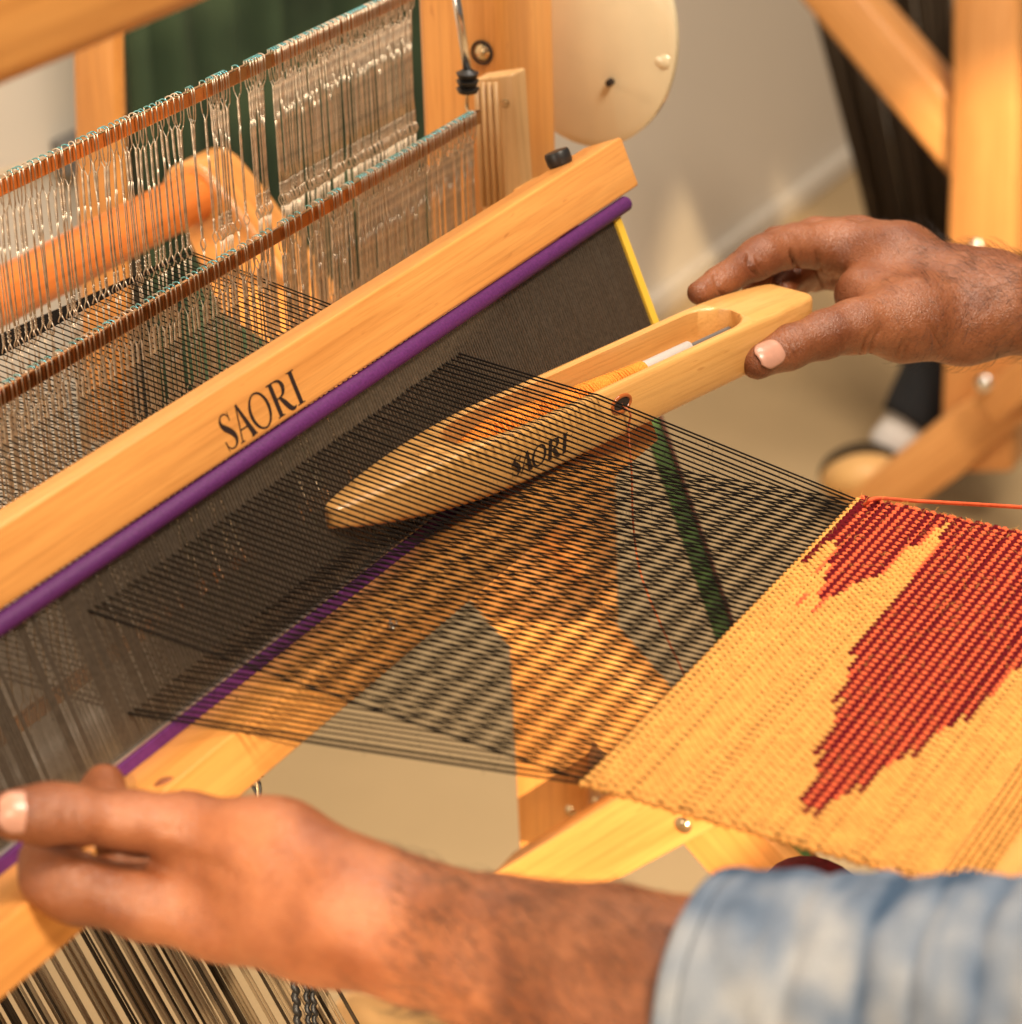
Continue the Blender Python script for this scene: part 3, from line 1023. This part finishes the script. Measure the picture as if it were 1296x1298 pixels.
# ---------------------------------------------------------------- second loom in the background
XB = 1.75
loom2 = thing('background_loom', 'blurred second wooden loom with dark warp at the right edge behind the hand', 'loom', onX(1240, 640, XB))
def plank2(name, pxs, X, thick, g, bev=.006):
    return prism(name, [onX(x, y, X) for x, y in pxs], (thick, 0, 0), W_FAR, loom2, g, bev)
plank2('upright_post', [(1208, -60), (1292, -60), (1290, 200), (1284, 600), (1190, 600), (1205, 170)], XB, .06, (0, 0, 1))
plank2('brace', [(968, -60), (1050, -60), (1085, -12), (1215, 138), (1212, 236), (1020, 8)], XB + .02, .05, onX(1215, 138, XB) - onX(1050, -60, XB))
plank2('foot_rail', [(1060, 640), (1150, 566), (1192, 532), (1232, 505), (1330, 424), (1345, 500), (1262, 562), (1215, 606), (1150, 650)], XB - .03, .028, onX(1232, 505, XB) - onX(1150, 566, XB))
plank2('cross_rail', [(1228, 512), (1256, 486), (1345, 405), (1350, 470), (1262, 540)], XB - .075, .04, onX(1345, 405, XB) - onX(1256, 486, XB))
for (px, py, X_) in ((1235, 316, XB - .004), (1246, 487, XB - .079)):
    c = onX(px, py, X_)
    lathe('bolt', c + [.004, 0, 0], (-1, 0, 0), [(0, .0085), (.003, .008), (.005, .006), (.0065, .0003)], M_ROD, loom2, 16)
dw = thing('background_warp', 'dark brown warp threads stretched on the background loom', 'yarn', onX(1120, 200, 1.85))
for k in range(46):
    f_ = k / 45 + random.uniform(-.012, .012)
    xt, xb_ = 1030 + 185 * f_, 1150 + 90 * f_
    X_ = 1.95 + random.uniform(-.02, .02)
    mb = MB(); mb.tube([onX(xt - 16, -60, X_), onX(xt + (xb_ - xt) * .5 - 4, 215, X_), onX(xb_ + 4, 500, X_)], random.uniform(.0016, .0034), 5)
    mb.build('warp_thread', M_DARKYARN, dw)
# person sitting at the other loom: trouser leg, sock and shoe
pb = thing('person', 'person in the background seen only as a black trouser leg with white sock', 'person', onZ(1100, 625, FLOOR_Z))
D0 = 2.72
mb = MB()
mb.tube(spline([at(1262, 395, D0), at(1212, 448, D0), at(1178, 496, D0), at(1150, 536, D0)], 14), np.linspace(.052, .029, 14), 18)
mb.build('trouser_leg', M_TROUSER, pb)
mb = MB(); mb.tube(spline([at(1158, 530, D0 + .01), at(1145, 552, D0 + .01), at(1122, 572, D0 + .02)], 8), [.027, .026, .026, .026, .026, .025, .024, .022], 16)
mb.build('sock', M_SOCK, pb)
def blob(name, c, ax, mat, parent, seg=24):
    V, F = [], []
    n = seg
    for i in range(n // 2 + 1):
        a = math.pi * i / (n // 2)
        for k in range(n):
            t = 2 * math.pi * k / n
            V.append(np.array(c) + ax[0] * math.sin(a) * math.cos(t) + ax[1] * math.sin(a) * math.sin(t) + ax[2] * math.cos(a))
    for i in range(n // 2):
        for k in range(n):
            F.append((i * n + k, i * n + (k + 1) % n, (i + 1) * n + (k + 1) % n, (i + 1) * n + k))
    return pydata(name, V, F, mat, parent)
blob('shoe', at(1092, 603, D0), [RGT * .040, UPV * .027 + RGT * .006, FWD * .05], M_SHOE, pb)
blob('shoe_collar', at(1093, 596, D0 + .012), [RGT * .0425, UPV * .0285 + RGT * .006, FWD * .05], M_DARKYARN, pb)

# ---------------------------------------------------------------- the weaver: two bare forearms and a sleeve
def loc(px, py, d):
    return np.array([(px - 648) / FPX * d, -(py - 649) / FPX * d, d])
def to_world(P):
    return CAM + P[:, :1] * RGT + P[:, 1:2] * UPV + P[:, 2:3] * FWD


class Field:
    def __init__(s, lo, hi, h):
        s.lo, s.h = np.array(lo), h
        s.n = np.ceil((np.array(hi) - s.lo) / h).astype(int) + 1
        s.F = np.full(s.n, .05, np.float32)
    def _sub(s, lo, hi):
        a = np.clip(np.floor((lo - s.lo) / s.h).astype(int), 0, s.n)
        b_ = np.clip(np.ceil((hi - s.lo) / s.h).astype(int) + 1, 0, s.n)
        sl = tuple(slice(x, y) for x, y in zip(a, b_))
        ax = [s.lo[i] + s.h * np.arange(a[i], b_[i]) for i in range(3)]
        return sl, np.stack(np.meshgrid(*ax, indexing='ij'), -1).astype(np.float32)
    def cone(s, A, B, ra, rb, k=.004, flat=None):
        A, B = np.array(A), np.array(B)
        m = max(ra, rb) + 3 * k + .006
        sl, P = s._sub(np.minimum(A, B) - m, np.maximum(A, B) + m)
        if P.size == 0: return
        d = B - A
        t = np.clip(((P - A) @ d) / (d @ d + 1e-12), 0, 1)
        q = P - A - t[..., None] * d
        if flat is not None:       # squash: (axis, factor)
            a_, f_ = np.array(flat[0]) / np.linalg.norm(flat[0]), flat[1]
            q = q + (q @ a_)[..., None] * a_ * (f_ - 1)
        D = np.linalg.norm(q, axis=-1) - (ra + (rb - ra) * t)
        G = s.F[sl]
        h = np.clip(.5 + .5 * (G - D) / k, 0, 1)
        s.F[sl] = G + (D - G) * h - k * h * (1 - h)
    def chain(s, pts, k=.004, flat=None):
        for (x, y, d, r), (x2, y2, d2, r2) in zip(pts, pts[1:]):
            s.cone(loc(x, y, d), loc(x2, y2, d2), r * d / FPX, r2 * d2 / FPX, k, flat)
    def mesh(s):
        F = s.F
        nx, ny, nz = F.shape
        ins = F < 0
        c = np.zeros((nx - 1, ny - 1, nz - 1), np.int8)
        offs = [(i, j, k) for i in (0, 1) for j in (0, 1) for k in (0, 1)]
        def view(A, o): return A[o[0]:nx - 1 + o[0], o[1]:ny - 1 + o[1], o[2]:nz - 1 + o[2]]
        for o in offs: c += view(ins, o)
        mask = (c > 0) & (c < 8)
        idx = np.full(mask.shape, -1, np.int64)
        nv = int(mask.sum())
        idx[mask] = np.arange(nv)
        base = np.argwhere(mask).astype(float)
        acc = np.zeros((nv, 3)); cnt = np.zeros(nv)
        for o in offs:
            for ax in range(3):
                if o[ax]: continue
                o2 = list(o); o2[ax] = 1
                a, b_ = view(F, o)[mask], view(F, tuple(o2))[mask]
                cr = (a < 0) != (b_ < 0)
                t = np.where(cr, a / np.where(cr, a - b_, 1), 0)
                p = np.tile(np.array(o, float), (nv, 1)); p[:, ax] += t
                acc[cr] += p[cr]; cnt[cr] += 1
        V = s.lo + s.h * (base + acc / cnt[:, None])
        Q = []
        for ax in range(3):
            u, v = (ax + 1) % 3, (ax + 2) % 3
            sh = [slice(1, None)] * 3
            A0 = [slice(1, -1)] * 3; A1 = [slice(1, -1)] * 3
            A0[ax] = slice(0, -1); A1[ax] = slice(1, None)
            a, b_ = ins[tuple(A0)], ins[tuple(A1)]
            st = np.argwhere(a != b_)
            fl = a[a != b_]
            off = np.ones(3, int); off[ax] = 0
            st = st + off
            def cell(du, dv):
                q = st.copy(); q[:, u] += du; q[:, v] += dv
                return idx[q[:, 0], q[:, 1], q[:, 2]]
            q = np.stack([cell(-1, -1), cell(0, -1), cell(0, 0), cell(-1, 0)], 1)
            q[~fl] = q[~fl][:, ::-1]
            Q.append(q)
        Q = np.vstack(Q)
        Q = Q[(Q >= 0).all(1)]
        return V, Q


def vnormals(V, Q):
    n = np.cross(V[Q[:, 2]] - V[Q[:, 0]], V[Q[:, 3]] - V[Q[:, 1]])
    N = np.zeros_like(V)
    for k in range(4): np.add.at(N, Q[:, k], n)
    return N / (np.linalg.norm(N, axis=1)[:, None] + 1e-12)


def smooth_v(V, Q, it=2, w=.5):
    for _ in range(it):
        S = np.zeros_like(V); c = np.zeros(len(V))
        for k in range(4):
            for m_ in (1, 3):
                np.add.at(S, Q[:, k], V[Q[:, (k + m_) % 4]]); np.add.at(c, Q[:, k], 1)
        V = V + w * (S / c[:, None] - V)
    return V


def px_of(V): return np.stack([648 + FPX * V[:, 0] / V[:, 2], 649 - FPX * V[:, 1] / V[:, 2]], 1)


def crease(V, N, lines):
    P = px_of(V)
    front = N @ np.array([0, 0, -1.0])
    D = np.zeros(len(V))
    for pts, sig, dep in lines:
        pts = spline(pts, 24) if len(pts) > 2 else np.array(pts, float)
        lo, hi = pts.min(0) - 4 * sig, pts.max(0) + 4 * sig
        sel = np.where(((P > lo) & (P < hi)).all(1) & (front > -.1))[0]
        if len(sel) == 0: continue
        best = np.full(len(sel), 1e9); tt = np.zeros(len(sel))
        for i in range(len(pts) - 1):
            a, d = pts[i], pts[i + 1] - pts[i]
            t = np.clip(((P[sel] - a) @ d) / (d @ d + 1e-9), 0, 1)
            dist = np.linalg.norm(P[sel] - a - t[:, None] * d, axis=1)
            b_ = dist < best
            best[b_] = dist[b_]; tt[b_] = (i + t[b_]) / (len(pts) - 1)
        fade = np.sin(np.pi * np.clip(tt, .02, .98)) ** .4
        D[sel] += dep * fade * np.exp(-(best / sig) ** 2)
    return V - N * D[:, None]


weaver = thing('person', 'person weaving, seen as two bare forearms, left sleeve of faded blue and white denim', 'person', at(1400, 1000, .8))

# ---- right arm, gripping the shuttle
lo = loc(840, 520, 1.03); hi = loc(1440, 240, 1.25)
fld = Field([loc(850, 0, 1.15)[0], loc(0, 520, 1.22)[1], 1.03], [loc(1420, 0, 1.15)[0], loc(0, 235, 1.22)[1], 1.24], .00115)
fld.chain([(1460, 402, 1.105, 62), (1330, 391, 1.115, 57), (1240, 390, 1.125, 54)], .01)
fld.chain([(1240, 388, 1.125, 52), (1205, 366, 1.128, 44), (1135, 330, 1.135, 42), (1066, 314, 1.14, 35)], .012)
fld.chain([(1220, 380, 1.14, 42), (1150, 330, 1.150, 38), (1088, 305, 1.158, 31)], .010)
fld.chain([(1220, 385, 1.15, 40), (1115, 322, 1.180, 29)], .010)
fld.chain([(1220, 400, 1.155, 38), (1128, 350, 1.195, 27)], .010)
fld.chain([(1225, 400, 1.118, 50), (1150, 405, 1.105, 47), (1085, 413, 1.088, 35)], .012)
fld.chain([(1140, 380, 1.125, 44), (1092, 372, 1.118, 34)], .012)
fld.chain([(1085, 413, 1.088, 35), (1045, 424, 1.080, 30), (1008, 436, 1.074, 26), (998, 441, 1.072, 26.5), (962, 459, 1.062, 23)], .003)
fld.chain([(1062, 312, 1.14, 34), (1010, 311, 1.132, 28), (968, 324, 1.118, 25), (956, 331, 1.115, 24), (922, 352, 1.101, 20.5), (912, 358, 1.098, 20), (886, 372, 1.088, 15.5)], .003)
fld.chain([(1088, 305, 1.158, 30), (1032, 300, 1.158, 24), (985, 308, 1.155, 20), (962, 345, 1.140, 18), (955, 368, 1.125, 15)], .003)
fld.chain([(1115, 322, 1.18, 28), (1040, 332, 1.172, 22), (1008, 348, 1.155, 19), (992, 366, 1.138, 15)], .003)
fld.chain([(1128, 350, 1.195, 26), (1062, 348, 1.19, 19), (1030, 352, 1.178, 16), (1012, 362, 1.160, 14)], .003)
# wrist bones
fld.cone(loc(1262, 352, 1.13), loc(1262, 352, 1.13), .0085, .0085, .016)
fld.cone(loc(1222, 428, 1.112), loc(1222, 428, 1.112), .0085, .0085, .014)
V, Q = fld.mesh()
V = smooth_v(V, Q, 2)
N = vnormals(V, Q)
# low relief of muscle and skin, then creases
nz_ = np.array([noise.noise(tuple(v * 75)) for v in V]) * .0007 + np.array([noise.noise(tuple(v * 260)) for v in V]) * .00016
V = V + N * nz_[:, None]
cr = [([(906, 344), (910, 361), (916, 376)], 2.2, .0011), ([(949, 322), (953, 338), (962, 350)], 2.6, .0015), ([(1003, 318), (1007, 332), (1012, 345)], 2.4, .0016),
      ([(958, 325), (966, 342), (974, 350)], 2, .0007), ([(1036, 318), (1040, 345), (1050, 372)], 3, .0012), ([(1050, 330), (1056, 352), (1058, 372)], 2, .0007), ([(1045, 335), (1050, 355), (1052, 376)], 2, .0006),
      ([(984, 422), (995, 440), (1001, 456)], 1.8, .0011), ([(992, 418), (1003, 436), (1010, 456)], 1.8, .0012), ([(1000, 414), (1010, 432), (1016, 452)], 1.8, .0012), ([(1006, 411), (1016, 430), (1020, 447)], 1.6, .0007),
      ([(980, 426), (990, 444), (996, 460)], 1.6, .0006),
      ([(1104, 422), (1096, 438), (1090, 455)], 2, .0009), ([(1116, 418), (1106, 438), (1102, 455)], 2, .0010), ([(1150, 428), (1138, 446), (1134, 458)], 1.8, .0006), ([(1160, 430), (1148, 446), (1144, 458)], 1.8, .0006),
      ([(1178, 410), (1188, 428), (1196, 445)], 2.4, .0009), ([(1070, 425), (1068, 440), (1066, 452)], 1.8, .0005)]
cr = [(a, b_, c_ * 1.5) for a, b_, c_ in cr]
V = crease(V, N, cr)
Vw = to_world(V)
arm = pydata('arm', Vw, Q, M_SKIN, weaver)
# hair on the forearm and the back of the hand
P = px_of(V)
N = vnormals(V, Q)
sel = np.where((P[:, 0] > 1085) & (P[:, 0] < 1400) & (N[:, 2] < .25))[0]
wgt = np.clip((P[sel, 0] - 1085) / 150, .05, 1) ** 1.3 * np.where(P[sel, 1] < 435, 1, .35)
pick = rng.choice(sel, 950, replace=False, p=wgt / wgt.sum())
mb = MB()
for i in pick:
    n_ = N[i]
    d = np.array([-.75, rng.uniform(-1.0, .8), rng.uniform(-.4, .4)])
    d = d - n_ * (d @ n_); d /= np.linalg.norm(d)
    L_ = rng.uniform(.004, .0105) * (.55 if P[i, 0] < 1170 else 1)
    c2 = np.cross(n_, d) * rng.uniform(-.5, .5)
    b0 = V[i] - n_ * .0002
    path = np.array([b0 + d * L_ * t + n_ * L_ * .38 * math.sin(t * 2.2) + c2 * L_ * t * t for t in (0, .25, .5, .75, 1)])
    mb.tube(to_world(path), [.00006, .00006, .00005, .000035, .000015], 3, cap=False)
o = mb.build('arm_hair', M_HAIR, arm); tag(o, kind='stuff')


def nail(name, c, right, tip, face, rad, w, y0, y1, parent):
    """curved plate lying on the rounded end of a finger of radius rad"""
    V, F = [], []
    n = 16
    for j in range(n + 1):
        for i in range(n + 1):
            a, b_ = i / n * 2 - 1, j / n
            lim = (1 - .10 * (1 - b_) ** 2) * (1 - max(0, (b_ - .55) / .45) ** 2.6 * .55) * (1 - max(0, (.22 - b_) / .22) ** 2 * .35)
            x, y = a * lim * w, y0 + (y1 - y0) * b_
            z = math.sqrt(max(1e-9, rad ** 2 - x ** 2 - .8 * max(0, y) ** 2))
            V.append(c + right * x + tip * y + face * z)
    for j in range(n):
        for i in range(n):
            F.append((j * (n + 1) + i, j * (n + 1) + i + 1, (j + 1) * (n + 1) + i + 1, (j + 1) * (n + 1) + i))
    o = pydata(name, V, F, M_NAIL, parent)
    md = o.modifiers.new('t', 'SOLIDIFY'); md.thickness = .0003; md.offset = 0
    return o


ax_t = (at(962, 459, 1.062) - at(1008, 436, 1.074)); ax_t /= np.linalg.norm(ax_t)
fc = -FWD * .97 + UPV * .16; fc -= ax_t * (fc @ ax_t); fc /= np.linalg.norm(fc)
nail('thumb_nail', at(962, 459, 1.062), np.cross(fc, ax_t), ax_t, fc, .00735, .0057, -.0078, .0044, arm)

# ---- left arm, open hand beside the reed, sleeve at the elbow
fld = Field([loc(-110, 0, .80)[0], loc(0, 1420, .80)[1], .56], [loc(1010, 0, .78)[0], loc(0, 940, .80)[1], .87], .0016)
fld.chain([(1000, 1320, .655, 150), (860, 1288, .675, 138), (760, 1250, .69, 118), (640, 1216, .705, 92), (520, 1178, .72, 74)], .012)
fld.chain([(530, 1178, .72, 72), (440, 1140, .725, 70), (350, 1085, .735, 62), (240, 1052, .742, 48)], .012)
fld.chain([(520, 1185, .725, 70), (400, 1165, .735, 70), (280, 1160, .745, 58)], .012)
fld.chain([(440, 1130, .75, 66), (300, 1110, .765, 60)], .012)
fld.chain([(240, 1050, .742, 46), (165, 1040, .738, 38), (95, 1034, .733, 36), (60, 1033, .731, 36), (18, 1033, .728, 33)], .004)
fld.chain([(290, 1160, .745, 56), (190, 1146, .745, 44), (95, 1128, .742, 40), (66, 1112, .744, 36), (62, 1092, .752, 32), (85, 1060, .776, 27), (112, 1020, .788, 25)], .006)
fld.chain([(300, 1130, .765, 54), (225, 1110, .768, 40), (155, 1088, .767, 33), (138, 1030, .78, 28), (133, 992, .79, 26)], .005)
fld.chain([(320, 1110, .775, 52), (270, 1080, .79, 36), (230, 1040, .80, 28), (214, 1006, .80, 22)], .005)
fld.chain([(340, 1100, .785, 48), (310, 1075, .80, 32), (285, 1045, .81, 24)], .005)
V, Q = fld.mesh()
V = smooth_v(V, Q, 2)
N = vnormals(V, Q)
nz_ = np.array([noise.noise(tuple(v * 60)) for v in V]) * .0009
V = V + N * nz_[:, None]
V = crease(V, N, [([(70, 1076), (120, 1082), (180, 1090)], 5, .0018), ([(88, 1012), (84, 1035), (92, 1060)], 4, .0008), ([(100, 1012), (97, 1035), (104, 1058)], 4, .0007), ([(160, 1092), (185, 1098), (215, 1108)], 6, .0016), ([(190, 1080), (240, 1090), (300, 1110)], 12, .0010)])
arm2 = pydata('arm', to_world(V), Q, M_SKIN, weaver)
ax_t = at(18, 1033, .728) - at(95, 1034, .733); ax_t /= np.linalg.norm(ax_t)
fc = -FWD; fc = fc - ax_t * (fc @ ax_t) + UPV * .25; fc -= ax_t * (fc @ ax_t); fc /= np.linalg.norm(fc)
nail('thumb_nail', at(18, 1033, .728), np.cross(fc, ax_t), ax_t, fc, .0073, .0058, -.0062, .0050, arm2)

P = px_of(V); N = vnormals(V, Q)
sel = np.where((P[:, 0] > 500) & (P[:, 0] < 870) & (N[:, 2] < -.05))[0]
pick = rng.choice(sel, 900, replace=False)
mb = MB()
for i in pick:
    n_ = N[i]
    d = np.array([-.6, rng.uniform(.1, 1.0), rng.uniform(-.4, .4)])
    d = d - n_ * (d @ n_); d /= np.linalg.norm(d)
    L_ = rng.uniform(.004, .008)
    path = np.array([V[i] - n_ * .0002 + d * L_ * t + n_ * L_ * .45 * math.sin(t * 2.2) for t in (0, .33, .66, 1)])
    mb.tube(to_world(path), [.00009, .00008, .00006, .00003], 3, cap=False)
o = mb.build('arm_hair', M_HAIR, arm2); tag(o, kind='stuff')

# sleeve
A0, A1 = np.array(loc(902, 1292, .670)), np.array(loc(1420, 1318, .625))
axd = (A1 - A0) / np.linalg.norm(A1 - A0)
e1 = np.cross(axd, [0, 0, 1.0]); e1 /= np.linalg.norm(e1)
if e1[1] < 0: e1 = -e1
e2 = np.cross(axd, e1)
Lg = np.linalg.norm(A1 - A0)
nu, nv = 150, 96
V, F, dye_shade = [], [], []
def sleeve_r(t, a):
    base = (.0345 + .0015 * t)
    folds = .0014 * noise.noise((t * 6 + 1.4 * math.cos(a), math.cos(a) * 1.1, math.sin(a) * 1.1)) + .0012 * noise.noise((t * 14, math.cos(a) * 3.2 + 4, math.sin(a) * 2.2))
    X_ = 858 + 562 * t + 16 * noise.noise((math.cos(a) * 1.6, math.sin(a) * 1.6, 2.0)) + 10 * math.cos(a)
    for bx_, bw in ((1142, 18), (1208, 12), (1292, 18), (1030, 22)):
        folds -= .0010 * math.exp(-((X_ - bx_) / bw) ** 2)
    hem = .0007 if t < .045 else (-.0003 if t < .055 else 0)
    return base + hem + folds * min(1, .35 + t * 3)
for i in range(nu + 1):
    t = i / nu
    for k in range(nv):
        a = 2 * math.pi * k / nv
        r_ = sleeve_r(t, a)
        if i == 0: r_ -= .0012
        sk = -.006 * math.sin(a) * (1 - t) * 0 + .0035 * math.cos(a) * (1 - t)
        V.append(A0 + axd * (t * Lg + sk) + (e1 * math.cos(a) + e2 * math.sin(a)) * r_)
        X_ = 858 + 562 * t + 16 * noise.noise((math.cos(a) * 1.6, math.sin(a) * 1.6, 2.0)) + 10 * math.cos(a)
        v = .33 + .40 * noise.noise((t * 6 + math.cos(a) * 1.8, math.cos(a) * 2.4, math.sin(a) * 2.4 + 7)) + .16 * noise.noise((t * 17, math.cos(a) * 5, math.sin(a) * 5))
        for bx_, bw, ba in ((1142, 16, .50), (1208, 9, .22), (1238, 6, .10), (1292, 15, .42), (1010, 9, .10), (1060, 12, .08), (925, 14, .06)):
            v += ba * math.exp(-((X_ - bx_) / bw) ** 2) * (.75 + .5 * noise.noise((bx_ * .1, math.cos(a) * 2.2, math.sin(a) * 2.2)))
        v += .45 * max(0, math.cos(a) - .70) / .30  # shade along the upper side of the sleeve, put into the colour
        dye_shade.append(max(-.15, min(.75, v - .30)))
for i in range(nu):
    for k in range(nv):
        F.append((i * nv + k, i * nv + (k + 1) % nv, (i + 1) * nv + (k + 1) % nv, (i + 1) * nv + k))
V = to_world(np.array(V))
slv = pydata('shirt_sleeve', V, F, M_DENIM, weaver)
da = slv.data.attributes.new('dye_shade', 'FLOAT', 'POINT'); da.data.foreach_set('value', dye_shade)
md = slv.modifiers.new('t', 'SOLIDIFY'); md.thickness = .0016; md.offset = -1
